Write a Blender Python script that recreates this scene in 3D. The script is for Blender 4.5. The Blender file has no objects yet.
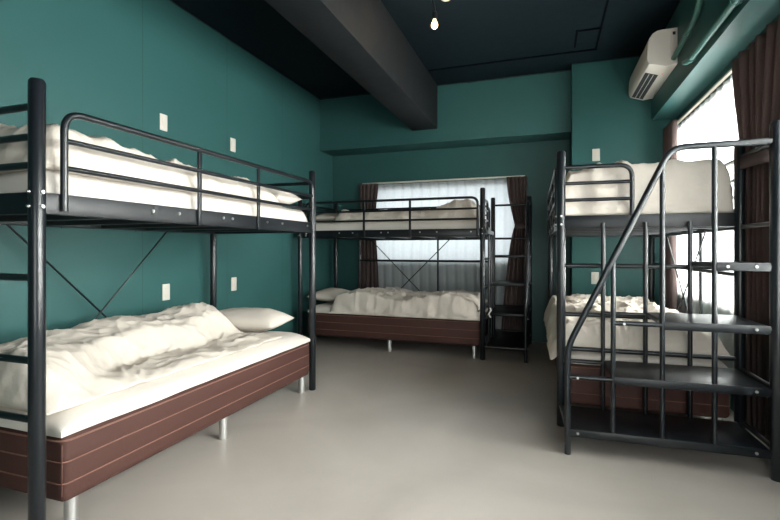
import bpy, bmesh, math, random
from mathutils import Vector, Matrix, noise
random.seed(4)
sc = bpy.context.scene
COL = sc.collection
H = 1.72                      # height of a bunk post; the room was measured in this unit
PI = math.pi

# ------------------------------------------------------------------ materials
def newmat(name):
    m = bpy.data.materials.new(name); m.use_nodes = True
    nt = m.node_tree
    return m, nt, nt.nodes['Principled BSDF']

def lnk(nt, a, b): nt.links.new(a, b)

def bump_noise(nt, bsdf, scale, strength, dist=0.01, detail=4, coord='Object', stretch=None):
    tc = nt.nodes.new('ShaderNodeTexCoord')
    src = tc.outputs[coord]
    if stretch:
        mp = nt.nodes.new('ShaderNodeMapping'); mp.inputs['Scale'].default_value = stretch
        lnk(nt, src, mp.inputs['Vector']); src = mp.outputs['Vector']
    n = nt.nodes.new('ShaderNodeTexNoise'); n.inputs['Scale'].default_value = scale
    n.inputs['Detail'].default_value = detail
    lnk(nt, src, n.inputs['Vector'])
    b = nt.nodes.new('ShaderNodeBump'); b.inputs['Strength'].default_value = strength
    b.inputs['Distance'].default_value = dist
    lnk(nt, n.outputs['Fac'], b.inputs['Height']); lnk(nt, b.outputs['Normal'], bsdf.inputs['Normal'])
    return n

def simple(name, col, rough=0.5, metal=0.0, spec=0.5, bump=None, var=.05):
    m, nt, b = newmat(name)
    b.inputs['Base Color'].default_value = (*col, 1); b.inputs['Roughness'].default_value = rough
    b.inputs['Metallic'].default_value = metal; b.inputs['Specular IOR Level'].default_value = spec
    n = nt.nodes.new('ShaderNodeTexNoise'); n.inputs['Scale'].default_value = 14
    mr = nt.nodes.new('ShaderNodeMapRange')
    mr.inputs['To Min'].default_value = max(0, rough-var); mr.inputs['To Max'].default_value = min(1, rough+var)
    tc = nt.nodes.new('ShaderNodeTexCoord')
    lnk(nt, tc.outputs['Object'], n.inputs['Vector'])
    lnk(nt, n.outputs['Fac'], mr.inputs['Value']); lnk(nt, mr.outputs['Result'], b.inputs['Roughness'])
    if bump: bump_noise(nt, b, *bump)
    return m

GREEN = (0.023, 0.080, 0.077)
DARK = (0.007, 0.014, 0.019)
PAINT_Z = 1.769*H

def wall_paint(name, seams=None):
    """green paint up to a hand cut line, dark paint above; optional panel seams along Y"""
    m, nt, b = newmat(name)
    N = nt.nodes.new
    g = N('ShaderNodeNewGeometry'); sep = N('ShaderNodeSeparateXYZ'); lnk(nt, g.outputs['Position'], sep.inputs[0])
    nz = N('ShaderNodeTexNoise'); nz.inputs['Scale'].default_value = 9; nz.inputs['Detail'].default_value = 5
    lnk(nt, g.outputs['Position'], nz.inputs['Vector'])
    # ragged line
    ad = N('ShaderNodeMath'); ad.operation = 'MULTIPLY_ADD'; ad.inputs[1].default_value = 0.02
    lnk(nt, nz.outputs['Fac'], ad.inputs[0]); lnk(nt, sep.outputs['Z'], ad.inputs[2])
    gt = N('ShaderNodeMath'); gt.operation = 'GREATER_THAN'; gt.inputs[1].default_value = PAINT_Z+.01
    lnk(nt, ad.outputs[0], gt.inputs[0])
    # mild mottling of the green
    n2 = N('ShaderNodeTexNoise'); n2.inputs['Scale'].default_value = 1.6; n2.inputs['Detail'].default_value = 3
    lnk(nt, g.outputs['Position'], n2.inputs['Vector'])
    mg = N('ShaderNodeMix'); mg.data_type = 'RGBA'
    mg.inputs['A'].default_value = (*[c*.95 for c in GREEN], 1); mg.inputs['B'].default_value = (*[c*1.06 for c in GREEN], 1)
    lnk(nt, n2.outputs['Fac'], mg.inputs['Factor'])
    col = mg.outputs['Result']
    hgt = None
    if seams:
        off, per = seams
        s = N('ShaderNodeMath'); s.operation = 'SUBTRACT'; s.inputs[1].default_value = off-per*20-.0; lnk(nt, sep.outputs['Y'], s.inputs[0])
        mo = N('ShaderNodeMath'); mo.operation = 'MODULO'; mo.inputs[1].default_value = per; lnk(nt, s.outputs[0], mo.inputs[0])
        lt = N('ShaderNodeMath'); lt.operation = 'LESS_THAN'; lt.inputs[1].default_value = 0.009; lnk(nt, mo.outputs[0], lt.inputs[0])
        ms = N('ShaderNodeMix'); ms.data_type = 'RGBA'; ms.inputs['B'].default_value = (.017, .06, .055, 1)
        lnk(nt, lt.outputs[0], ms.inputs['Factor']); lnk(nt, col, ms.inputs['A']); col = ms.outputs['Result']
    md = N('ShaderNodeMix'); md.data_type = 'RGBA'; md.inputs['B'].default_value = (*DARK, 1)
    lnk(nt, gt.outputs[0], md.inputs['Factor']); lnk(nt, col, md.inputs['A'])
    lnk(nt, md.outputs['Result'], b.inputs['Base Color'])
    b.inputs['Roughness'].default_value = 0.45
    b.inputs['Specular IOR Level'].default_value = 0.25
    bp = N('ShaderNodeBump'); bp.inputs['Strength'].default_value = .05; bp.inputs['Distance'].default_value = .005
    n3 = N('ShaderNodeTexNoise'); n3.inputs['Scale'].default_value = 90; lnk(nt, g.outputs['Position'], n3.inputs['Vector'])
    lnk(nt, n3.outputs['Fac'], bp.inputs['Height']); lnk(nt, bp.outputs['Normal'], b.inputs['Normal'])
    return m

def floor_mat():
    m, nt, b = newmat('epoxy_floor'); N = nt.nodes.new
    g = N('ShaderNodeNewGeometry')
    n1 = N('ShaderNodeTexNoise'); n1.inputs['Scale'].default_value = 1.1; n1.inputs['Detail'].default_value = 7; n1.inputs['Distortion'].default_value = .8
    lnk(nt, g.outputs['Position'], n1.inputs['Vector'])
    r = N('ShaderNodeValToRGB')
    r.color_ramp.elements[0].position = .3; r.color_ramp.elements[0].color = (.40, .362, .325, 1)
    r.color_ramp.elements[1].position = .7; r.color_ramp.elements[1].color = (.50, .456, .412, 1)
    lnk(nt, n1.outputs['Fac'], r.inputs[0]); lnk(nt, r.outputs[0], b.inputs['Base Color'])
    n2 = N('ShaderNodeTexNoise'); n2.inputs['Scale'].default_value = 3; n2.inputs['Detail'].default_value = 6
    lnk(nt, g.outputs['Position'], n2.inputs['Vector'])
    mr = N('ShaderNodeMapRange'); mr.inputs['To Min'].default_value = .26; mr.inputs['To Max'].default_value = .48
    lnk(nt, n2.outputs['Fac'], mr.inputs['Value']); lnk(nt, mr.outputs['Result'], b.inputs['Roughness'])
    b.inputs['Specular IOR Level'].default_value = .5
    n3 = N('ShaderNodeTexNoise'); n3.inputs['Scale'].default_value = 5; n3.inputs['Detail'].default_value = 3
    lnk(nt, g.outputs['Position'], n3.inputs['Vector'])
    bp = N('ShaderNodeBump'); bp.inputs['Strength'].default_value = .12; bp.inputs['Distance'].default_value = .02
    lnk(nt, n3.outputs['Fac'], bp.inputs['Height']); lnk(nt, bp.outputs['Normal'], b.inputs['Normal'])
    return m

def concrete_mat():
    m, nt, b = newmat('dark_concrete'); N = nt.nodes.new
    g = N('ShaderNodeNewGeometry')
    n1 = N('ShaderNodeTexNoise'); n1.inputs['Scale'].default_value = 4; n1.inputs['Detail'].default_value = 8
    lnk(nt, g.outputs['Position'], n1.inputs['Vector'])
    r = N('ShaderNodeValToRGB')
    r.color_ramp.elements[0].position = .3; r.color_ramp.elements[0].color = (.0035, .0058, .007, 1)
    r.color_ramp.elements[1].position = .75; r.color_ramp.elements[1].color = (.0085, .009, .0095, 1)
    lnk(nt, n1.outputs['Fac'], r.inputs[0])
    v = N('ShaderNodeTexVoronoi'); v.inputs['Scale'].default_value = 5.5; lnk(nt, g.outputs['Position'], v.inputs['Vector'])
    lt = N('ShaderNodeMath'); lt.operation = 'LESS_THAN'; lt.inputs[1].default_value = .055; lnk(nt, v.outputs['Distance'], lt.inputs[0])
    mx = N('ShaderNodeMix'); mx.data_type = 'RGBA'; mx.inputs['B'].default_value = (.006, .007, .008, 1)
    lnk(nt, lt.outputs[0], mx.inputs['Factor']); lnk(nt, r.outputs[0], mx.inputs['A'])
    lnk(nt, mx.outputs['Result'], b.inputs['Base Color']); b.inputs['Roughness'].default_value = .75; b.inputs['Specular IOR Level'].default_value = .15
    bp = N('ShaderNodeBump'); bp.inputs['Strength'].default_value = .5; bp.inputs['Distance'].default_value = .015
    lnk(nt, n1.outputs['Fac'], bp.inputs['Height']); lnk(nt, bp.outputs['Normal'], b.inputs['Normal'])
    return m

def fabric(name, col, rough=.9, wr=(14, .35, .02), weave=True, stretch=None):
    m, nt, b = newmat(name); N = nt.nodes.new
    b.inputs['Roughness'].default_value = rough; b.inputs['Specular IOR Level'].default_value = .15
    tc = N('ShaderNodeTexCoord')
    n = N('ShaderNodeTexNoise'); n.inputs['Scale'].default_value = 5; n.inputs['Detail'].default_value = 4
    lnk(nt, tc.outputs['Object'], n.inputs['Vector'])
    mx = N('ShaderNodeMix'); mx.data_type = 'RGBA'
    mx.inputs['A'].default_value = (*[c*.95 for c in col], 1); mx.inputs['B'].default_value = (*[min(1, c*1.04) for c in col], 1)
    lnk(nt, n.outputs['Fac'], mx.inputs['Factor']); lnk(nt, mx.outputs['Result'], b.inputs['Base Color'])
    bump_noise(nt, b, wr[0], wr[1], wr[2], 6, 'Object', stretch)
    return m

def curtain_mat():
    m, nt, b = newmat('brown_curtain_cloth'); N = nt.nodes.new
    b.inputs['Base Color'].default_value = (.095, .070, .066, 1); b.inputs['Roughness'].default_value = .8
    b.inputs['Specular IOR Level'].default_value = .15
    bump_noise(nt, b, 60, .2, .004)
    tl = N('ShaderNodeBsdfTranslucent'); tl.inputs[0].default_value = (.14, .105, .098, 1)
    s = N('ShaderNodeMixShader'); s.inputs[0].default_value = .28
    lnk(nt, b.outputs[0], s.inputs[1]); lnk(nt, tl.outputs[0], s.inputs[2])
    lnk(nt, s.outputs[0], nt.nodes['Material Output'].inputs[0])
    return m

def sheer_mat(name, tr=.45, col=(.9, .91, .92)):
    m, nt, b = newmat(name); N = nt.nodes.new
    out = nt.nodes['Material Output']; nt.nodes.remove(b)
    t = N('ShaderNodeBsdfTransparent'); t.inputs[0].default_value = (1, 1, 1, 1)
    tl = N('ShaderNodeBsdfTranslucent'); tl.inputs[0].default_value = (*col, 1)
    df = N('ShaderNodeBsdfDiffuse'); df.inputs[0].default_value = (*col, 1)
    a = N('ShaderNodeMixShader'); a.inputs[0].default_value = .35; lnk(nt, tl.outputs[0], a.inputs[1]); lnk(nt, df.outputs[0], a.inputs[2])
    tc = N('ShaderNodeTexCoord'); n = N('ShaderNodeTexNoise'); n.inputs['Scale'].default_value = 30
    lnk(nt, tc.outputs['Object'], n.inputs['Vector'])
    mr = N('ShaderNodeMapRange'); mr.inputs['To Min'].default_value = 1-tr-.05; mr.inputs['To Max'].default_value = 1-tr+.05
    lnk(nt, n.outputs['Fac'], mr.inputs['Value'])
    s = N('ShaderNodeMixShader'); lnk(nt, mr.outputs['Result'], s.inputs[0]); lnk(nt, t.outputs[0], s.inputs[1]); lnk(nt, a.outputs[0], s.inputs[2])
    lnk(nt, s.outputs[0], out.inputs[0])
    return m

def glass_mat():
    m, nt, b = newmat('window_glass'); N = nt.nodes.new
    out = nt.nodes['Material Output']; nt.nodes.remove(b)
    t = N('ShaderNodeBsdfTransparent'); t.inputs[0].default_value = (.93, .96, .96, 1)
    g = N('ShaderNodeBsdfGlossy'); g.inputs['Roughness'].default_value = .02
    f = N('ShaderNodeFresnel'); f.inputs[0].default_value = 1.45
    s = N('ShaderNodeMixShader'); lnk(nt, f.outputs[0], s.inputs[0]); lnk(nt, t.outputs[0], s.inputs[1]); lnk(nt, g.outputs[0], s.inputs[2])
    lnk(nt, s.outputs[0], out.inputs[0])
    return m

def emit(name, col, st):
    m, nt, b = newmat(name)
    b.inputs['Base Color'].default_value = (*col, 1)
    b.inputs['Emission Color'].default_value = (*col, 1); b.inputs['Emission Strength'].default_value = st
    return m

M = dict(
    left=wall_paint('green_panel_paint', (1.505*H, .544*H)),
    wall=wall_paint('green_wall_paint'),
    floor=floor_mat(),
    ceil=simple('black_ceiling_paint', (.004, .009, .012), .75, spec=.08, bump=(40, .15, .01)),
    groove=simple('ceiling_groove', (.002, .003, .004), .9, spec=.02),
    conc=concrete_mat(),
    steel=simple('black_powder_steel', (.005, .007, .0095), .30, spec=.45, var=.004),
    deck=simple('dark_deck_steel', (.006, .008, .011), .45),
    tread=simple('charcoal_tread', (.0045, .006, .008), .38, spec=.3),
    bolt=simple('bolt_zinc', (.45, .45, .44), .35, 1.0),
    chrome=simple('brushed_leg_metal', (.66, .66, .65), .42, 1.0),
    brown=fabric('brown_mattress_cloth', (.058, .027, .022), .6, (90, .25, .004)),
    piping=fabric('brown_piping', (.17, .09, .07), .7),
    duvet=fabric('cream_duvet_cotton', (.63, .57, .505), .9, (9, .55, .02)),
    sheet=fabric('white_sheet_cotton', (.60, .56, .515), .9, (7, .3, .015)),
    pillow=fabric('pillow_cotton', (.63, .575, .515), .9, (10, .4, .015)),
    curtain=curtain_mat(),
    sheer=sheer_mat('white_sheer', .35),
    sheer_thick=sheer_mat('thick_white_sheer', .22),
    rail=simple('cream_rail', (.62, .58, .50), .45),
    alu=simple('window_aluminium', (.45, .46, .46), .4, .6),
    glass=glass_mat(),
    acw=simple('ac_ivory_plastic', (.74, .70, .64), .4),
    acd=simple('ac_dark_slot', (.015, .017, .02), .6),
    red=emit('ac_red_lamp', (.8, .05, .03), .6),
    plate=simple('switch_ivory', (.60, .56, .50), .4),
    pipe=simple('green_pipe_paint', (.052, .150, .130), .4),
    bulb=emit('warm_bulb', (1.0, .58, .28), 6),
    lampw=simple('lamp_pale_metal', (.55, .55, .50), .4),
    lampb=simple('lamp_black', (.012, .013, .015), .3),
    strap=fabric('white_strap', (.75, .73, .7)),
)

# ------------------------------------------------------------------ mesh helpers
class MB:
    def __init__(s): s.bm = bmesh.new()
    def box(s, x0, x1, y0, y1, z0, z1, bev=0, seg=2):
        b = bmesh.new()
        vs = [b.verts.new((x, y, z)) for x in (x0, x1) for y in (y0, y1) for z in (z0, z1)]
        for f in ((0, 1, 3, 2), (4, 6, 7, 5), (0, 4, 5, 1), (2, 3, 7, 6), (0, 2, 6, 4), (1, 5, 7, 3)):
            b.faces.new([vs[i] for i in f])
        if bev:
            bmesh.ops.bevel(b, geom=list(b.edges), offset=bev, segments=seg, affect='EDGES', profile=.5)
        me = bpy.data.meshes.new('t'); b.to_mesh(me); b.free()
        s.bm.from_mesh(me); bpy.data.meshes.remove(me)
        return s
    def tube(s, pts, r, n=12, cap=True, round_end=False):
        pts = [Vector(p) for p in pts]
        rings = []
        up = None
        prof = [(p, r) for p in pts]
        for i, p in enumerate(pts):
            if i == 0: t = pts[1]-pts[0]
            elif i == len(pts)-1: t = pts[-1]-pts[-2]
            else: t = (pts[i+1]-p).normalized()+(p-pts[i-1]).normalized()
            t.normalize()
            if up is None:
                up = t.orthogonal().normalized()
            else:
                up = (up - t*up.dot(t))
                up = up.normalized() if up.length > 1e-6 else t.orthogonal().normalized()
            w = t.cross(up)
            k = 1.0
            if 0 < i < len(pts)-1:
                c = (pts[i+1]-p).normalized().dot((p-pts[i-1]).normalized())
                k = 1/max(.5, math.sqrt(max(.01, (1+c)/2)))
            rings.append([s.bm.verts.new(p+(up*math.cos(2*PI*j/n)+w*math.sin(2*PI*j/n))*r) for j in range(n)])
        for a, b in zip(rings, rings[1:]):
            for j in range(n):
                s.bm.faces.new((a[j], a[(j+1) % n], b[(j+1) % n], b[j]))
        if cap:
            s.bm.faces.new(list(reversed(rings[0]))); s.bm.faces.new(rings[-1])
        return s
    def lathe(s, prof, n=20, origin=(0, 0, 0)):
        o = Vector(origin)
        rings = []
        for r, z in prof:
            rings.append([s.bm.verts.new(o+Vector((max(r, 1e-4)*math.cos(2*PI*j/n), max(r, 1e-4)*math.sin(2*PI*j/n), z))) for j in range(n)])
        for a, b in zip(rings, rings[1:]):
            for j in range(n): s.bm.faces.new((a[j], a[(j+1) % n], b[(j+1) % n], b[j]))
        s.bm.faces.new(list(reversed(rings[0]))); s.bm.faces.new(rings[-1])
        return s
    def grid(s, f, nu, nv, flip=False):
        vs = [[s.bm.verts.new(f(i/nu, j/nv)) for j in range(nv+1)] for i in range(nu+1)]
        for i in range(nu):
            for j in range(nv):
                q = (vs[i][j], vs[i+1][j], vs[i+1][j+1], vs[i][j+1])
                s.bm.faces.new(q[::-1] if flip else q)
        return s
    def build(s, name, mat, parent=None, smooth=True, auto=True):
        bmesh.ops.recalc_face_normals(s.bm, faces=s.bm.faces)
        me = bpy.data.meshes.new(name); s.bm.to_mesh(me); s.bm.free()
        me.materials.append(mat)
        if smooth:
            me.polygons.foreach_set('use_smooth', [True]*len(me.polygons))
            if auto and hasattr(me, 'set_sharp_from_angle'): me.set_sharp_from_angle(angle=math.radians(38))
        o = bpy.data.objects.new(name, me); COL.objects.link(o)
        if parent: o.parent = parent
        return o

def bend(pts, r=.05, n=6):
    """round the inner corners of a polyline"""
    pts = [Vector(p) for p in pts]; out = [pts[0]]
    for a, p, b in zip(pts, pts[1:], pts[2:]):
        d1 = (a-p).normalized(); d2 = (b-p).normalized()
        rr = min(r, (a-p).length*.45, (b-p).length*.45)
        s, e = p+d1*rr, p+d2*rr
        for k in range(n+1):
            t = k/n
            out.append((1-t)**2*s+2*t*(1-t)*p+t*t*e)
    out.append(pts[-1]); return out

def tag(o, label=None, cat=None, group=None, kind=None):
    if label: o['label'] = label
    if cat: o['category'] = cat
    if group: o['group'] = group
    if kind: o['kind'] = kind
    return o
def empty(name, loc=(0, 0, 0), rz=0):
    o = bpy.data.objects.new(name, None); COL.objects.link(o)
    o.location = loc; o.rotation_euler = (0, 0, rz); o.empty_display_size = .1
    return o
def struct(o): o['kind'] = 'structure'; return o
def recenter(o, p):
    """move a mesh object's origin to local point p (its base)"""
    o.data.transform(Matrix.Translation(-Vector(p)))
    o.matrix_basis = o.matrix_basis @ Matrix.Translation(Vector(p))

# ------------------------------------------------------------------ the room
XL, XR = -1.62*H, .70*H
YB, YN = 3.34*H, -1.75
ZC = 1.777*H
XB = .578*H                         # face of the beam over the right window
YBB = 3.12*H                        # face of the beam on the back wall
ZB = 1.39*H
XC, YC = .148*H, 3.02*H             # the pier beside the right bunk
T = .16
# windows: back (x range), right (y range)
WBX0, WBX1, WBZ0, WBZ1 = -1.29*H, -.19*H, .53*H, 1.12*H
WRY0, WRY1, WRZ0, WRZ1 = .15*H, 2.95*H, .40*H, 1.305*H
struct(MB().box(XL-T, XR+T, YN-T, YB+T, -.12, 0).build('floor', M['floor']))
struct(MB().box(XL-T, XR+T, YN-T, YB+T, ZC, ZC+.15).build('ceiling', M['ceil']))
struct(MB().box(XL-T, XL, YN-T, YB+T, 0, ZC).build('wall_left', M['left']))
w = MB()
w.box(XL, WBX0, YB, YB+T, 0, ZC); w.box(WBX1, XR, YB, YB+T, 0, ZC)
w.box(WBX0, WBX1, YB, YB+T, 0, WBZ0); w.box(WBX0, WBX1, YB, YB+T, WBZ1, ZC)
struct(w.build('wall_back', M['wall']))
w = MB()
for a, b in ((YN-T, WRY0), (WRY1, YB+T)): w.box(XR, XR+T, a, b, 0, ZC)
for a, b in ((WRY0, WRY1),):
    w.box(XR, XR+T, a, b, 0, WRZ0); w.box(XR, XR+T, a, b, WRZ1, ZC)
struct(w.build('wall_right', M['wall']))
WRX0, WRX1 = -.3, 1.05  # opening for the added fill window behind the camera
w = MB()
w.box(XL, WRX0, YN-T, YN, 0, ZC); w.box(WRX1, XR, YN-T, YN, 0, ZC)
w.box(WRX0, WRX1, YN-T, YN, 0, .15); w.box(WRX0, WRX1, YN-T, YN, 2.25, ZC)
struct(w.build('wall_near', M['wall']))
struct(MB().box(XL, XR, YBB, YB, ZB-.01, ZC).build('trim_1', M['wall']))                # beam along the back wall
struct(MB().box(XB, XR, YN, YC, ZB, ZC).build('trim_2', M['wall']))                       # beam above the right window
struct(MB().box(XC, XR, YC, YB, 0, ZC, .004).build('trim_3', M['wall']))                  # pier in the far corner
b = MB().box(-.895*H, -.713*H, YN, YBB-.001, 1.473*H, ZC, .012)
struct(b.build('trim_4', M['conc']))                                                          # bare beam across the ceiling
# the hatch cut into the ceiling
def pz(px, py, z):
    th = math.asin(.322); c, s_ = math.cos(th), .322
    u, v = (px-390)/460, (249-py)/460
    d = (z-.643*H)/v
    return Vector((d*(-s_+u*c), d*(c+u*s_), z))
g = MB()
def groove(a, b):
    a, b = Vector(a), Vector(b); d = (b-a).normalized()*.011
    g.tube([a-d, b+d], .011, 4)
cz = ZC-.004
q0, q1 = pz(427, 68, cz), pz(595, 52, cz)
q0.y = q1.y = (q0.y+q1.y)/2; q0.x = -.70*H
q2, q3, q4 = pz(599.5, 28, cz), pz(577, 31, cz), pz(573, 46.6, cz)
q2.x = q1.x; q3.y = q2.y; q4.x = q3.x
groove(q0, q1); groove(q1, Vector((q1.x, YN+.02, cz))); groove(q2, q3); groove(q3, q4)
struct(g.build('trim_5', M['groove']))

# windows
def window(name, axis, a0, a1, z0, z1, p, mull):
    """axis 'x': lies in a wall of constant y=p; axis 'y': wall of constant x=p"""
    def bx(mb, u0, u1, w0, w1, z0_, z1_, bev=.004):
        return mb.box(u0, u1, w0, w1, z0_, z1_, bev) if axis == 'x' else mb.box(w0, w1, u0, u1, z0_, z1_, bev)
    f = MB(); d0, d1 = p+.05, p+.11; t = .045
    bx(f, a0, a0+t, d0, d1, z0, z1); bx(f, a1-t, a1, d0, d1, z0, z1)
    bx(f, a0+t, a1-t, d0, d1, z0, z0+t); bx(f, a0+t, a1-t, d0, d1, z1-t, z1)
    ro = struct(f.build(name, M['alu'])); ro['label'] = 'aluminium window'
    del ro['label']
    edges = [a0+t]+[a0+(a1-a0)*k for k in mull]+[a1-t]
    for k in mull:
        c = a0+(a1-a0)*k
        o = bx(MB(), c-.025, c+.025, d0+.005, d1-.005, z0+t, z1-t).build('mullion', M['alu'], ro)
    for e0, e1 in zip(edges, edges[1:]):
        bx(MB(), e0, e1, p+.076, p+.082, z0+t, z1-t, 0).build('pane', M['glass'], ro)
    return ro
window('window_1', 'x', WBX0, WBX1, WBZ0, WBZ1, YB, ())
window('added_fill_window', 'x', WRX0, WRX1, .15, 2.25, YN-T, (.5,))  # unseen window, added to light the bed ends that face the camera
window('window_2', 'y', WRY0, WRY1, WRZ0, WRZ1, XR, (.2, .4, .6, .8))

# ------------------------------------------------------------------ bunk beds
L, W = 1.2*H, .55*H
RP, RT = .0268, .0135
SX = L+.24*H                      # outer plane of the stairs
def bunk(loc, rz, label, stairs=False, bars=False, near_guard=True):
    root = tag(empty('bunk_bed', loc, rz), label, 'bunk bed', 'black metal bunk beds')
    S = M['steel']
    for x in (0, L):
        for y in (0, W):
            p = MB().lathe([(RP-.004, 0), (RP, .006), (RP, H-.012), (RP-.006, H-.002), (RP-.02, H)], 20, (x, y, 0)).build('post', S, root)
    # deck
    z0, z1 = .717*H, .763*H
    for y, nm in ((-.002, 'side_rail'), (W+.002, 'side_rail')):
        MB().box(.02, L-.02, y-.014, y+.014, z0, z1, .004).build(nm, M['tread'] if y < .1 else S, root)
    for x in (0, L):
        MB().box(x-.014, x+.014, .02, W-.02, z0, z1, .004).build('end_rail', M['tread'], root)
    d = MB()
    for k in range(1, 6): d.box(L*k/6-.02, L*k/6+.02, .012, W-.012, z0+.004, z0+.03, .003)
    for k in range(17): d.tube([(.014, .04+k*(W-.08)/16, z0+.034), (L-.014, .04+k*(W-.08)/16, z0+.034)], .0035, 6)
    for k in range(36): d.tube([(.04+k*(L-.08)/35, .014, z0+.041), (.04+k*(L-.08)/35, W-.014, z0+.041)], .003, 6)
    d.build('slat_deck', M['deck'], root)
    # bolts on the front rail and at the posts
    def bolt(x, y, z, dx, dy, r=.009):
        m = MB(); m.tube([(x, y, z), (x+dx*.006, y+dy*.006, z)], r, 12); m.tube([(x+dx*.005, y+dy*.005, z), (x+dx*.009, y+dy*.009, z)], r*.6, 10)
        return m.build('bolt', M['bolt'], root)
    for x in (.09, .50, .66, .99, 1.07, 1.42, 1.60, 1.95): bolt(x, -.016, .745*H, 0, -1, .008)
    for x in (0, L):
        sg = -1 if x == 0 else 1
        for z in (.762*H, .732*H): bolt(x, -RP, z, 0, -1, .0065); bolt(x+sg*RP, 0, z, sg, 0, .0065)
    # long guard rails
    zt = .944*H
    def long_guard(y, s):
        a, b_ = .082, L-.045
        m = MB().tube(bend([(a, y, .725*H), (a, y, zt), (b_, y, zt), (b_, y, .725*H)], .075, 8), RT, 12)
        for z in (.880*H, .820*H): m.tube([(a, y, z), (b_, y, z)], RT*.8, 10)
        m.build('guard_rail', S, root)
        for x in (.795, 1.315):
            q = MB().box(x-.012, x+.012, y-.006, y+.006, .715*H, zt, .002)
            q.build('rail_support', S, root)
    long_guard(-.024, -1); long_guard(W+.024, 1)
    # ends
    for x in (0, L):
        part = stairs and x == L
        if part:
            m = MB().tube(bend([(x, 0, zt-.01), (x, .40, zt-.01), (x, .40, .75*H)], .075, 8), RT, 12)
            for z in (.880*H, .820*H): m.tube([(x, 0, z), (x, .40, z)], RT*.8, 10)
            m.build('end_guard', S, root)
        else:
            for z in (.944*H, .880*H, .820*H): MB().tube([(x, .02, z), (x, W-.02, z)], RT, 12).build('end_bar', S, root)
        if (x == L) == stairs:
          for z in (.583*H, .407*H, .283*H): MB().tube([(x, .02, z), (x, W-.02, z)], RT, 12).build('end_bar', S, root)
    # cross brace at the back
    yb = W-.002
    br = MB().tube([(.485, yb+.012, .72*H), (1.555, yb+.012, .105*H)], .006, 8); br.build('cross_brace', S, root)
    br = MB().tube([(1.555, yb-.004, .72*H), (.485, yb-.004, .105*H)], .006, 8); br.build('cross_brace', S, root)
    if bars:
        for z in (.715*H, .556*H): MB().tube([(.33 if rz == 0 else .02, W+.01, z), (L-.02, W+.01, z)], .0145, 12).build('back_bar', S, root)
        for xu in ((.34, 1.39) if rz == 0 else (1.39,)): MB().tube([(xu, W+.01, .735*H), (xu, W+.01, .30*H)], .012, 10).build('back_upright', S, root)
    if stairs:
        ys = [.007*H, .137*H, .27*H, .403*H, .553*H]
        zs = [.078*H, .25*H, .424*H, .600*H]
        MB().lathe([(RP, 0), (RP+.003, .006), (RP+.003, H-.012), (RP-.004, H-.002), (RP-.02, H)], 20, (SX, ys[4], 0)).build('stair_post', S, root)
        # handrail: leg, slope, level run to the post
        hp_ = [(SX, ys[0], 0), (SX, ys[0], .335*H), (SX, .292*H, .942*H), (SX, ys[4], .945*H)]
        MB().tube(bend(hp_, .07, 8), .0165, 14).build('handrail', S, root)
        for i in (1, 2, 3):
            y = ys[i]
            top = .335*H+(.942-.335)*H*(y-ys[0])/(.285*H) if y < .285*H else .943*H
            MB().tube([(SX, y, .06*H), (SX, y, min(top, .942*H)-.004)], .0125, 12).build('baluster', S, root)
            MB().tube([(L+.034, y, .06*H), (L+.034, y, .735*H)], .0125, 12).build('baluster', S, root)
        for i, z in enumerate(zs):
            ya = ys[max(0, i-1)] if i < 3 else ys[3]
            MB().tube([(SX, ya, z-.012), (SX, ys[4]-.02, z-.012)], .0125, 12).build('tread_bar', S, root)
            MB().tube([(L+.034, ya, z-.012), (L+.034, ys[4]-.02, z-.012)], .0125, 12).build('tread_bar', S, root)
            y0 = ys[i] if i else ys[0]
            t = MB().box(L+.03, SX+.012, y0+.004, ys[4]-.03, z-.022, z+.006, .004)
            t.box(SX-.002, SX+.016, y0+.004, ys[4]-.03, z-.034, z+.008, .003)
            t.build('tread', M['tread'], root)
            for yq in (ya+.05, ys[4]-.09):
                bolt(SX+.016, yq, z-.012, 1, 0, .007)
        for z in (.945*H, .715*H, .59*H, .25*H, .08*H):
            MB().tube([(L+.02, ys[4], z), (SX-.02, ys[4], z)], .0125, 12).build('side_bar', S, root)
        MB().tube([(L+.0, .0, .075*H), (SX, ys[0], .075*H)], .0125, 12).build('side_bar', S, root)
    return root

# local frames of the three bunks
LEFT = ((-1.0125*H, .6755*H, 0), PI/2)
BACK = ((-1.551*H, 2.704*H, 0), 0)
RIGHT = ((.0503*H-.045, 1.787*H+L, 0), -PI/2+.022)
bunk(*LEFT, 'black metal bunk bed standing along the green left wall, nearest and largest')
bunk(*BACK, 'black metal bunk bed across the back wall, in front of the curtained window', True, True)
bunk(*RIGHT, 'black metal bunk bed on the right with open stairs and sloping handrail facing the room', True, True)

def place(o, frame, p):
    o.location = frame[0]; o.rotation_euler = (0, 0, frame[1])
    bpy.context.view_layer.update()
    recenter(o, p)

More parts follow.
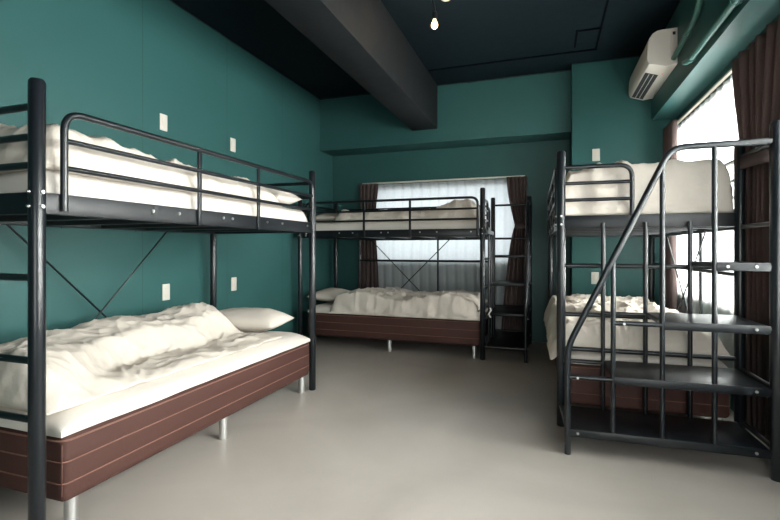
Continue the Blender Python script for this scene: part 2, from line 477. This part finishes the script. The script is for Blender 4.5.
# ------------------------------------------------------------------ mattresses
def base_mattress(frame, label, legs=True):
    x0, x1, y0, y1, z0, z1 = .098, L-.03, .004, W-.03, .073*H, .224*H
    root = empty('mattress', frame[0], frame[1])
    mt = Matrix.Rotation(frame[1], 4, 'Z')
    c = Vector(((x0+x1)/2, (y0+y1)/2, 0))
    root.location = Vector(frame[0])+mt @ c
    tag(root, label, 'mattress', 'brown legged mattresses')
    x0 -= c.x; x1 -= c.x; y0 -= c.y; y1 -= c.y
    MB().box(x0, x1, y0, y1, z0, z1, .028, 4).build('body', M['brown'], root)
    for k in (.30, .62, .93):
        z = z0+(z1-z0)*k; e = .0015; r = .028
        pts = bend([(x0-e, y0+.2, z), (x0-e, y0-e, z), (x1+e, y0-e, z), (x1+e, y1+e, z), (x0-e, y1+e, z), (x0-e, y0+.2, z)], .05, 5) if k > .9 else \
              bend([(x0-e, y0+.2, z), (x0-e, y0-e, z), (x1+e, y0-e, z), (x1+e, y1+e, z), (x0-e, y1+e, z), (x0-e, y0+.2, z)], .03, 5)
        if k > .9:
            e = -.001
        MB().tube(pts, .0028 if k < .9 else .004, 6).build('piping', M['piping'], root)
    for x in (x0+.003, x1-.003):
        for y in (y0+.012, y1-.012):
            MB().tube([(x, y, z0+.03), (x, y, z1-.03)], .004, 6).build('corner_seam', M['brown'], root)
    for x in (x0+.06, 0, x1-.06):
        for y in (y0+.04, y1-.04):
            MB().lathe([(.022, 0), (.0245, .003), (.0245, z0+.01)], 18, (x, y, 0)).build('leg', M['chrome'], root)
    return root
base_mattress(LEFT, 'brown ribbed mattress on metal legs in the lower left bunk, nearest the camera')
base_mattress(BACK, 'dark brown ribbed mattress on metal legs in the lower back bunk below the window')
base_mattress(RIGHT, 'dark brown mattress in the lower right bunk behind the stair treads')

def n3(x, y, z): return noise.noise(Vector((x, y, z)))

def soft_slab(name, frame, x0, x1, y0, y1, z0, z1, mat, label, cat, group, wrinkle=.004, seed=0, r=.05):
    """a mattress or fitted sheet: rounded slab with slight wrinkles"""
    m = MB(); nu, nv = 70, 36
    def top(u, v):
        x, y = x0+(x1-x0)*u, y0+(y1-y0)*v
        ex = min(u, 1-u)*(x1-x0); ey = min(v, 1-v)*(y1-y0)
        e = min(1, ex/r); f = min(1, ey/r)
        k = math.sqrt(max(0, 1-(1-e)**2))*math.sqrt(max(0, 1-(1-f)**2))
        z = z0+(z1-z0)*(.22+.78*k)+wrinkle*n3(x*5+seed, y*7, seed)*k+wrinkle*.8*abs(n3(x*9, y*3+seed, 3))
        x += .006*n3(x*4, seed, y*4)*(1-k); y += .008*n3(y*5, x*5, seed)*(1-k)
        return (x, y, z)
    # warp params so edges get more vertices
    def wp(t): return .5-.5*math.cos(PI*t) if False else t
    us = [0]+[.002, .005, .01, .016, .024]+[.03+.94*i/nu for i in range(nu+1)]+[.976, .984, .99, .995, .998, 1]
    vs = [0]+[.004, .01, .02, .033, .048]+[.06+.88*i/nv for i in range(nv+1)]+[.952, .967, .98, .99, .996, 1]
    A = [[m.bm.verts.new(top(u, v)) for v in vs] for u in us]
    B = {}
    for i, u in enumerate(us):
        for j, v in enumerate(vs):
            if i in (0, len(us)-1) or j in (0, len(vs)-1):
                p = A[i][j].co; B[i, j] = m.bm.verts.new((p.x, p.y, z0))
    for i in range(len(us)-1):
        for j in range(len(vs)-1): m.bm.faces.new((A[i][j], A[i+1][j], A[i+1][j+1], A[i][j+1]))
    ring = [(i, 0) for i in range(len(us))]+[(len(us)-1, j) for j in range(1, len(vs))]+[(i, len(vs)-1) for i in range(len(us)-2, -1, -1)]+[(0, j) for j in range(len(vs)-2, 0, -1)]
    for a, b_ in zip(ring, ring[1:]+ring[:1]):
        m.bm.faces.new((A[a[0]][a[1]], A[b_[0]][b_[1]], B[b_], B[a]))
    m.bm.faces.new([B[k] for k in ring])
    o = m.build(name, mat); tag(o, label, cat, group)
    place(o, frame, ((x0+x1)/2, (y0+y1)/2, z0))
    return o

UZ0, UZ1 = .744*H, .818*H           # upper mattress
for fr, nm in ((LEFT, 'thin white mattress on the upper deck of the left bunk'),
               (BACK, 'thin white mattress on the upper deck of the back bunk'),
               (RIGHT, 'thin white mattress on the upper deck of the right bunk')):
    soft_slab('mattress', fr, .03, L-(.075 if fr is RIGHT else .03), .02, W-.015, UZ0, UZ1, M['sheet'], nm, 'mattress', 'thin white upper mattresses', .006, len(nm))
SZ0, SZ1 = .2245*H, .274*H
for fr, nm in ((LEFT, 'white sheet over the brown mattress of the lower left bunk'),
               (BACK, 'white sheet over the mattress of the lower back bunk'),
               (RIGHT, 'white sheet over the mattress of the lower right bunk')):
    soft_slab('bed_sheet', fr, .094, L-.032, .003, W-.026, SZ0, SZ1, M['sheet'], nm, 'sheet', 'white lower bunk sheets', .007, len(nm)*.7, .15)

# ------------------------------------------------------------------ duvets and pillows
def sm(a, b, t):
    t = max(0, min(1, (t-a)/(b-a))); return t*t*(3-2*t)
def gs(x, c, w): return math.exp(-((x-c)/w)**2)

def creases(x, y, seed, amp=1.0):
    wx = x+.10*n3(x*2.2+seed, y*2.2, seed); wy = y+.10*n3(x*2.2, y*2.2+seed, seed+5)
    a = 1-abs(n3(wx*3.2+wy*2.0, wy*4.6-wx*1.2, seed))*2.2
    b = 1-abs(n3(wx*7.5-wy*4, wy*6.0+wx*3.0, seed+9))*2.2
    c = 1-abs(n3(wx*15+wy*6, wy*15-wx*5, seed+17))*2.2
    return amp*(.026*max(0, a)**1.5+.018*max(0, b)**1.7+.009*max(0, c)**1.3+.016*n3(x*3, y*3, seed+2))

def duvet(frame, x0, x1, y0, y1, zb, hf, label, seed, edge=.09, amp=1.0, hang=None, nu=190, nv=100, group='cream duvets'):
    m = MB()
    def pt(u, v, up):
        x = x0+(x1-x0)*u; y = y0+(y1-y0)*v
        ex = min(u, 1-u)*(x1-x0); ey = min(v, 1-v)*(y1-y0)
        e = min(1, ex/edge); f = min(1, ey/edge)
        k = math.sqrt(max(0, 1-(1-e)**2))*math.sqrt(max(0, 1-(1-f)**2))
        h = hf(x, y)
        cr = creases(x, y, seed, amp)
        # wavy outline
        ox = (.025*n3(y*4, seed, 1)+.012*n3(y*11, seed, 4))*(1 if u < .5 else -1)*(1-e)
        oy = (.025*n3(x*4, seed, 2)+.012*n3(x*11, seed, 7))*(1-f)
        low = hang(x, y) if hang else 0
        rim = 1-k
        if up:
            q = h*k
            wv = min(1, 2*rim)*(.3+.7*min(1, 3*k))
            sk = (x-y)*1.0
            ox += wv*(.022*n3(y*7+q*5+seed, q*9, 5)+.016*(.4-abs(n3(y*11-q*9, q*7, seed))))
            oy += wv*(.022*n3(x*7+q*5+seed, q*9, 8)+.016*(.4-abs(n3(x*11-q*9, q*7, seed))))
        if up:
            z = zb-low+(h*(.30+.70*k)+cr*(.35+.65*k))*(.25+.75*k)*1.0+.004
            # folded hem look: the side bulges outwards between top and bottom
        else:
            z = zb-low
        return (x+ox, y+oy, z)
    ne = 14
    def params(length, n):
        e0 = edge/length
        a = [e0*(1-math.cos(PI/2*t/ne)) for t in range(ne)]
        return a+[e0+(1-2*e0)*i/n for i in range(n+1)]+[1-q for q in reversed(a)]
    us = params(x1-x0, nu); vs = params(y1-y0, nv)
    A = [[m.bm.verts.new(pt(u, v, True)) for v in vs] for u in us]
    B = [[None]*len(vs) for _ in us]
    n_u, n_v = len(us), len(vs)
    step = 1
    for i, u in enumerate(us):
        for j, v in enumerate(vs):
            if i in (0, n_u-1) or j in (0, n_v-1) or hang: B[i][j] = m.bm.verts.new(pt(u, v, False))
    for i in range(n_u-1):
        for j in range(n_v-1):
            m.bm.faces.new((A[i][j], A[i+1][j], A[i+1][j+1], A[i][j+1]))
            if hang: m.bm.faces.new((B[i][j], B[i][j+1], B[i+1][j+1], B[i+1][j]))
    ring = [(i, 0) for i in range(n_u)]+[(n_u-1, j) for j in range(1, n_v)]+[(i, n_v-1) for i in range(n_u-2, -1, -1)]+[(0, j) for j in range(n_v-2, 0, -1)]
    for a, b_ in zip(ring, ring[1:]+ring[:1]):
        m.bm.faces.new((A[a[0]][a[1]], A[b_[0]][b_[1]], B[b_[0]][b_[1]], B[a[0]][a[1]]))
    if not hang: m.bm.faces.new([B[i][j] for i, j in ring])
    o = m.build('duvet', M['duvet'], auto=False); tag(o, label, 'duvet', group)
    place(o, frame, ((x0+x1)/2, (y0+y1)/2, zb))
    return o

def pillow(frame, c, lx, ly, h, label, seed=0, rz=0, tilt=0):
    m = MB(); n = 36
    def f(u, v, s):
        a, b_ = 2*u-1, 2*v-1
        k = (max(0, 1-abs(a)**2.6)*max(0, 1-abs(b_)**2.6))**.55
        pinch = 1-.07*(1-abs(a)**2)*(abs(b_) > .0)*abs(b_)**3
        x = a*lx/2*(1-.06*(1-b_*b_)); y = b_*ly/2*(1-.06*(1-a*a))
        z = s*h/2*k + .012*k*n3(x*6+seed, y*6, s)+s*.007*k*abs(n3(x*12, y*9+seed, 2))
        if s < 0: z *= .7
        return (x, y, z+h*.35)
    rows = {}
    for s in (1, -1):
        for i in range(n+1):
            for j in range(n+1):
                brd = i in (0, n) or j in (0, n)
                if s == -1 and brd: rows[s, i, j] = rows[1, i, j]
                else: rows[s, i, j] = m.bm.verts.new(f(i/n, j/n, s))
    for s in (1, -1):
        for i in range(n):
            for j in range(n):
                q = [rows[s, i, j], rows[s, i+1, j], rows[s, i+1, j+1], rows[s, i, j+1]]
                m.bm.faces.new(q if s > 0 else q[::-1])
    o = m.build('pillow', M['pillow'], auto=False); tag(o, label, 'pillow', 'white pillows')
    o.data.transform(Matrix.Rotation(tilt, 4, 'Y'))
    R = Matrix.Rotation(frame[1], 4, 'Z')
    o.location = Vector(frame[0])+R @ Vector(c); o.rotation_euler = (0, 0, frame[1]+rz)
    return o

# left upper: one long puffed duvet, thicker towards the near end
duvet(LEFT, .04, 1.68, .03, W-.06, UZ1+.004, lambda x, y: .115+.045*gs(x, .2, .55)+.035*gs(y, .55, .3)-.03*sm(1.3, 1.9, x),
      'puffed cream duvet on the upper left bunk', 1.3, .10, .8)
pillow(LEFT, (1.85, .36, UZ1+.012), .34, .60, .19, 'white pillow at the far end of the upper left bunk', 1, 0, -.05)
# left lower: bunched against the wall, spilling forward at the near end
def hl(x, y):
    front = .10+.28*sm(.10, .75, x)+.03*n3(x*3, 1, 2)
    rear = sm(front-.05, front+.10, y)
    ridge = .085*gs(y, .66, .20)+.045*gs(y, .40, .12)*gs(x, .75, .5)
    lump = .075*gs(x, .12, .30)*gs(y, .30, .22)+.05*gs(x, .95, .22)*gs(y, .75, .2)+.045*gs(x, 1.5, .25)*gs(y, .62, .22)
    return .012+rear*(.075+ridge+.03*n3(x*2.3, y*3, 4))+lump
duvet(LEFT, .07, 1.69, .05, W-.04, SZ1+.004, hl, 'rumpled cream duvet bunched along the lower left bunk', 5.2, .10, .6)
pillow(LEFT, (1.85, .46, SZ1+.015), .36, .66, .19, 'white pillow at the far end of the lower left bunk', 2, .05, -.05)
# back upper
duvet(BACK, .41, 1.99, .03, W-.06, UZ1+.004, lambda x, y: .085+.03*n3(x*2, y, 3)+.10*gs(x, 1.85, .22)+.04*gs(x, .35, .25),
      'cream duvet spread on the upper back bunk with a hump at the stairs', 8.1, .09, .8)
pillow(BACK, (.22, .45, UZ1+.008), .34, .62, .14, 'white pillow at the left end of the upper back bunk', 3, 0, 0)
# back lower
duvet(BACK, .40, 2.005, -.04, W-.05, SZ1-.004, lambda x, y: .09+.03*n3(x*2.2, y*2, 9)+.05*gs(x, 1.75, .25)*gs(y, .1, .3)+.03*gs(x, .8, .2),
      'wrinkled cream duvet on the lower back bunk below the window', 11.7, .08, 1.1, lambda x, y: .075*(1-sm(-.035, .025, y)))
pillow(BACK, (.205, .40, SZ1+.012), .36, .62, .17, 'white pillow at the left end of the lower back bunk', 4, 0, .04)
# right upper
duvet(RIGHT, .12, L-.032, .012, W-.012, UZ1+.004, lambda x, y: .15+.06*gs(y, .85, .25)*gs(x, 2.0, .5)+.045*gs(x, 1.85, .35)*gs(y, .35, .28)+.02*n3(x*2, y*3, 13)+.03*gs(x, .4, .3),
      'thick cream duvet on the upper right bunk, showing beside the handrail', 14.4, .055, 1.0, lambda x, y: .10*sm(L-.065, L-.03, x))
# right lower
duvet(RIGHT, .10, L-.045, -.065, W-.03, SZ1-.004, lambda x, y: .12+.06*gs(x, 1.55, .35)*gs(y, .35, .25)+.03*n3(x*2.5, y*3, 19),
      'rumpled cream duvet on the lower right bunk, hanging over the aisle side', 17.9, .08, 1.2, lambda x, y: .07*(1-sm(-.06, .03, y)))

# ------------------------------------------------------------------ curtains
def curtain(name, axis, p, top, bot, z1, z0, mat, label, group, folds, amp, tie=None, seed=0, thick=.004, flip=1, flare=None):
    """top/bot: (a0, a1) extents along the wall at the rail and at the hem; tie: (z, a0, a1)"""
    m = MB(); nu, nv = folds*12, 60
    def ext(z):
        t = (z1-z)/(z1-z0)
        if not tie:
            return top[0]+(bot[0]-top[0])*t, top[1]+(bot[1]-top[1])*t
        zt, t0, t1 = tie
        if z > zt:
            k = (z1-z)/(z1-zt); k = k**1.4
            return top[0]+(t0-top[0])*k, top[1]+(t1-top[1])*k
        k = ((zt-z)/(zt-z0)); k = k**.6
        return t0+(bot[0]-t0)*k, t1+(bot[1]-t1)*k
    def pt(u, v, off):
        z = z1-(z1-z0)*v
        a0, a1 = ext(z)
        sq = max(.35, min(1.2, (a1-a0)/(top[1]-top[0])))
        ph = 2*PI*folds*u+1.3*n3(u*4, seed, 0)+.5*n3(u*3, v*3, seed)
        d = amp*(math.sin(ph)+.35*math.sin(2*ph+seed)+.5*n3(u*9, v*2.5, seed))*(.8+.35*(1-sq))
        a = a0+(a1-a0)*u+.006*n3(u*8, v*4, seed+3)
        d = p-flip*(amp*1.6+d)+off
        return (a, d, z) if axis == 'x' else (d, a, z)
    A = [[m.bm.verts.new(pt(i/nu, j/nv, 0)) for j in range(nv+1)] for i in range(nu+1)]
    for i in range(nu):
        for j in range(nv): m.bm.faces.new((A[i][j], A[i+1][j], A[i+1][j+1], A[i][j+1]))
    o = m.build(name, mat, auto=False)
    if thick:
        md = o.modifiers.new('cloth', 'SOLIDIFY'); md.thickness = thick
    tag(o, label, 'curtain', group)
    c = [top[0]*.5+top[1]*.5, p, z0] if axis == 'x' else [p, top[0]*.5+top[1]*.5, z0]
    recenter(o, c)
    return o

def tieback(parent, axis, p, zt, a0, a1, d, z_slope=.03):
    m = MB()
    n = 24; R = []
    for i in range(n+1):
        t = 2*PI*i/n
        a = (a0+a1)/2+(a1-a0)/2*1.06*math.cos(t); q = p-d*.5+d*.62*math.sin(t)
        R.append((a, q))
    for zz in (0,):
        for i in range(n):
            (a, q), (b_, r_) = R[i], R[i+1]
            vs = []
            for (aa, qq, z) in ((a, q, -.035), (b_, r_, -.035), (b_, r_, .035), (a, q, .035)):
                vs.append(m.bm.verts.new((aa, qq, zt+z) if axis == 'x' else (qq, aa, zt+z)))
            m.bm.faces.new(vs)
    bmesh.ops.remove_doubles(m.bm, verts=m.bm.verts, dist=1e-4)
    o = m.build('tieback', M['curtain'])
    md = o.modifiers.new('band', 'SOLIDIFY'); md.thickness = .006
    o.parent = parent; o.matrix_parent_inverse = Matrix.Translation(-Vector(parent.location))
    return o

YK = YB-.040
ZR = 1.138*H
c = curtain('sheer_curtain', 'x', YB-.004, (-1.30*H, -.20*H), (-1.30*H, -.20*H), ZR, .06*H, M['sheer_thick'], 'white sheer curtain over the back window behind the bunk', 'sheer curtains', 16, .009, None, 1.1, 0)
c = curtain('curtain', 'x', YK, (-1.375*H, -1.215*H), (-1.39*H, -1.20*H), ZR+.01, .05*H, M['curtain'], 'brown curtain tied back at the left side of the back window', 'brown curtains', 5, .016, (.86*H, -1.36*H, -1.25*H), 2)
tieback(c, 'x', YK, .86*H, -1.36*H, -1.25*H, .07)
c = curtain('curtain', 'x', YK, (-.262*H, -.125*H), (-.30*H, -.10*H), ZR+.01, .05*H, M['curtain'], 'brown curtain tied back at the right side of the back window', 'brown curtains', 5, .016, (.80*H, -.205*H, -.135*H), 3)
tieback(c, 'x', YK, .80*H, -.205*H, -.135*H, .07)
r = MB().box(-1.36*H, -.14*H, YB-.030, YB-.012, ZR+.008, ZR+.030, .004)
tag(r.build('curtain_rail', M['rail']), 'cream curtain rail above the back window', 'curtain rail')

XK = XR-.045
ZR2 = 1.322*H
curtain('sheer_curtain', 'y', XR-.004, (.12*H, 2.97*H), (.12*H, 2.97*H), ZR2, .10*H, M['sheer'], 'bright white sheer curtain over the right window', 'sheer curtains', 36, .010, None, 4.4, 0)
c = curtain('curtain', 'y', XK, (2.76*H, 2.985*H), (2.76*H, 2.98*H), ZR2, .06*H, M['curtain'], 'brown curtain at the far end of the right window, beside the pier', 'brown curtains', 5, .032, (.95*H, 2.82*H, 2.95*H), 5)
tieback(c, 'y', XK, .95*H, 2.82*H, 2.95*H, .12)
c = curtain('curtain', 'y', XK, (1.54*H, 2.02*H), (1.60*H, 1.92*H), ZR2, .06*H, M['curtain'], 'large brown curtain gathered at the near end of the right window', 'brown curtains', 7, .026, (.92*H, 1.64*H, 1.90*H), 6)
tieback(c, 'y', XK, .92*H, 1.64*H, 1.90*H, .12)
r = MB().box(XR-.055, XR-.03, .08*H, 2.98*H, ZR2+.004, ZR2+.022, .004)
tag(r.build('curtain_rail', M['rail']), 'cream curtain rail above the right window', 'curtain rail')

# ------------------------------------------------------------------ air conditioner
def aircon():
    y0, y1 = 2.46*H, 2.985*H
    root = tag(empty('air_conditioner', (XB, (y0+y1)/2, 1.505*H)), 'ivory wall air conditioner mounted high on the right beam', 'air conditioner')
    ln = (y1-y0)/2; hh = .17*H; dp = .215
    prof = [(0, .004), (-dp*.40, -.008), (-dp*.93, .030), (-dp*.99, .055), (-dp, .09), (-dp*.985, hh*.62), (-dp*.93, hh*.80), (-dp*.82, hh*.92), (-dp*.66, hh*.985), (-dp*.5, hh), (0, hh)]
    def ext(mb, pr, a, b_):
        A = [mb.bm.verts.new((x, a, z)) for x, z in pr]; B = [mb.bm.verts.new((x, b_, z)) for x, z in pr]
        n = len(pr)
        for i in range(n): mb.bm.faces.new((A[i], A[(i+1) % n], B[(i+1) % n], B[i]))
        mb.bm.faces.new(A[::-1]); mb.bm.faces.new(B)
    m = MB(); ext(m, prof, -ln, ln); body = m.build('body', M['acw'], root)
    # back plate stands a little proud at the near end
    MB().box(-.05, 0, -ln-.004, ln+.004, .0, hh+.002, .006).build('back_plate', M['acw'], root)
    # outlet on the lower front edge with two louvres
    a, b_ = -ln+.20, ln-.04
    def low(x0, x1, ya, yb, t, mat, nm, par):
        """strip following the underside between two depths"""
        q = MB()
        z = lambda x: (.004-.012*(x/(-dp*.40)) if x > -dp*.40 else -.008+.038*((x+dp*.40)/(-dp*.53)))-.0015
        pr = [(x0, z(x0)), (x1, z(x1)), (x1, z(x1)-t), (x0, z(x0)-t)]
        ext(q, pr, ya, yb); return q.build(nm, mat, par)
    out = low(-dp*.45, -dp*.90, a, b_, .002, M['acd'], 'outlet', root)
    for k in (.60, .75):
        low(-dp*(k-.008), -dp*(k+.012), a+.01, b_-.01, .004, M['acw'], 'louvre', out)
    pass
    low(-dp*.30, -dp*.34, a-.03, a-.02, .002, M['red'], 'indicator_lamp', root)
    MB().box(-.035, -.015, -ln-.0065, -ln-.003, hh-.055, hh-.03).build('end_cap', M['acd'], root)
    return root
aircon()
# painted pipes on the beam
xp = XB-.030
p = MB().tube(bend([(XB+.01, 2.30*H, 1.452*H), (xp, 2.28*H, 1.445*H), (xp, 2.22*H, 1.425*H), (xp, 2.12*H, 1.422*H), (xp, YN+.02, 1.415*H)], .08, 8), .020, 16)
po = p.build('pipe', M['pipe'])
tag(po, 'straight green painted pipe running along the lower edge of the right beam', 'pipe', 'green pipes')
def clamp(y, z, r, par):
    q = MB().tube([(xp, y-.012, z), (xp, y+.012, z)], r, 16); q.box(xp, XB, y-.012, y+.012, z-.012, z+.012)
    q.build('clamp', M['pipe'], par)
for y in (1.72*H, 2.18*H): clamp(y, 1.421*H, .025, po)
p = MB().tube(bend([(xp, 2.45*H, 1.530*H), (xp, 2.12*H, 1.560*H), (xp, 2.02*H, 1.64*H), (xp, 1.98*H, ZC+.01)], .08, 8), .019, 16)
po = p.build('pipe', M['pipe'])
tag(po, 'bent green painted pipe climbing from the air conditioner towards the ceiling', 'pipe', 'green pipes')
clamp(2.25*H, 1.548*H, .024, po)

# ------------------------------------------------------------------ lamp
lp = pz(434, 25, ZC-.256); lx, ly = lp.x, lp.y
lamp = tag(empty('ceiling_lamp', (lx, ly, ZC)), 'small black ceiling lamp with a bare glowing bulb', 'lamp')
MB().lathe([(.045, -.02), (.05, -.014), (.05, 0)], 24).build('canopy', M['lampb'], lamp)
MB().tube(bend([(-.012, 0, -.015), (-.012, 0, -.07), (.004, 0, -.12), (.004, 0, -.16)], .02, 5), .008, 10).build('stem', M['lampb'], lamp)
MB().lathe([(.016, -.215), (.02, -.21), (.02, -.165), (.012, -.155)], 18, (.004, 0, 0)).build('socket', M['lampb'], lamp)
MB().lathe([(.002, -.285), (.014, -.281), (.023, -.270), (.026, -.256), (.022, -.240), (.013, -.225), (.011, -.212)], 20, (.004, 0, 0)).build('bulb', M['bulb'], lamp)
sp = pz(446, -1.5, ZC-.07)
s2 = tag(empty('ceiling_spotlight', (sp.x, sp.y, ZC)), 'pale ceiling spotlight at the top edge, right of the glowing bulb', 'lamp')
MB().lathe([(.04, -.016), (.045, -.01), (.045, 0)], 24).build('canopy', M['lampb'], s2)
MB().lathe([(.034, -.075), (.04, -.07), (.034, -.03), (.02, -.012)], 24).build('shade', M['lampw'], s2)

# ------------------------------------------------------------------ switch plates
th = math.asin(.322); cT, sT = math.cos(th), .322
HC = .643*H
def on_left(px, py):
    u = (px-390)/460; d = XL/(-sT+u*cT); return Vector((XL, d*(cT+u*sT), HC+(249-py)/460*d))
def on_pier(px, py):
    u = (px-390)/460; d = YC/(cT+u*sT); return Vector((d*(-sT+u*cT), YC, HC+(249-py)/460*d))
def plate(p, ax, label, w_=.072, h_=.125):
    r_ = tag(empty('switch_plate', p), label, 'wall plate', 'ivory wall plates')
    def bx(a, d0, d1, hh): 
        return MB().box(d0, d1, -a/2, a/2, -hh/2, hh/2, .003) if ax == 'y' else MB().box(-a/2, a/2, -d1, -d0, -hh/2, hh/2, .003)
    bx(w_, 0, .009, h_).build('cover', M['plate'], r_)
    bx(w_*.42, .006, .012, h_*.55).build('rocker', M['plate'], r_)
plate(on_left(163, 122.5), 'y', 'ivory wall plate above the upper left bunk, the larger looking left one')
plate(on_left(232.5, 145), 'y', 'ivory wall plate high on the left wall, nearer the back corner')
plate(on_left(165.5, 292), 'y', 'ivory wall plate low on the left wall, right of the cross brace')
plate(on_left(233.5, 284), 'y', 'ivory wall plate low on the left wall, right of the rear bunk post')
plate(on_pier(596, 155), 'x', 'ivory wall plate above the upper right bunk on the pier')
plate(on_pier(595, 278), 'x', 'ivory wall plate below the upper right deck, above the rumpled duvet')

# strap hanging on the back bunk's stairs
sx, sy = BACK[0][0]+L+.075, BACK[0][1]-.02
z = .44*H
m = MB()
def ribbon(pts, w_):
    vs = []
    for (x, y, zz) in pts: vs.append((m.bm.verts.new((x-w_/2, y, zz)), m.bm.verts.new((x+w_/2, y, zz))))
    for a, b_ in zip(vs, vs[1:]): m.bm.faces.new((a[0], a[1], b_[1], b_[0]))
ribbon([(sx+.01*math.sin(i*.9), sy-.012+.004*math.cos(i), .305*H-i*.012) for i in range(9)], .014)
o = m.build('strap', M['strap']); o.modifiers.new('t', 'SOLIDIFY').thickness = .003
tag(o, 'short white strap hanging on the stairs of the back bunk', 'strap')
recenter(o, (sx, sy, .305*H))

# ------------------------------------------------------------------ light
w = bpy.data.worlds.new('sky'); sc.world = w; w.use_nodes = True
nt = w.node_tree; bg = nt.nodes['Background']
bg.inputs[0].default_value = (.86, .93, 1.0, 1); bg.inputs[1].default_value = .8
def area(name, loc, rot, sx_, sy_, power, col):
    l = bpy.data.lights.new(name, 'AREA'); l.shape = 'RECTANGLE'; l.size = sx_; l.size_y = sy_
    l.energy = power; l.color = col
    o = bpy.data.objects.new(name, l); COL.objects.link(o); o.location = loc; o.rotation_euler = rot
    return o
wz = (WRZ0+WRZ1)/2; wh = WRZ1-WRZ0
# daylight outside the right and back windows, plus an added fill behind the camera
area('daylight_right', (XR+T+.03, (WRY0+WRY1)/2, wz), (0, PI/2, 0), wh, WRY1-WRY0, 1480, (1, .965, .92))
area('daylight_back', ((WBX0+WBX1)/2, YB+T+.25, (WBZ0+WBZ1)/2), (-PI/2, 0, 0), WBX1-WBX0, WBZ1-WBZ0, 20, (.95, .98, 1))
area('added_fill_behind', ((WRX0+WRX1)/2, YN-T-.03, 1.2), (PI/2, 0, 0), WRX1-WRX0, 2.1, 110, (1, .965, .92))  # added fill light, enters by the unseen window behind the camera
l = bpy.data.lights.new('bulb_light', 'POINT'); l.energy = 8; l.color = (1, .66, .38); l.shadow_soft_size = .03
o = bpy.data.objects.new('bulb_light', l); COL.objects.link(o); o.location = (lx+.004, ly, ZC-.30)

# ------------------------------------------------------------------ camera
cd = bpy.data.cameras.new('camera'); cam = bpy.data.objects.new('camera', cd); COL.objects.link(cam)
cd.sensor_width = 36; cd.sensor_fit = 'HORIZONTAL'; cd.lens = 460/780*36
cd.shift_y = -11/780; cd.clip_start = .02
cam.location = (0, 0, HC); cam.rotation_euler = (PI/2, 0, th)
sc.camera = cam
sc.view_settings.view_transform = 'Standard'; sc.view_settings.look = 'None'
sc.view_settings.gamma = 1; sc.view_settings.use_curve_mapping = False
sc.view_settings.exposure = 0
sc.cycles.use_denoising = True
sc.cycles.max_bounces = 10; sc.cycles.diffuse_bounces = 3; sc.cycles.transparent_max_bounces = 16
sc.cycles.sample_clamp_indirect = 6
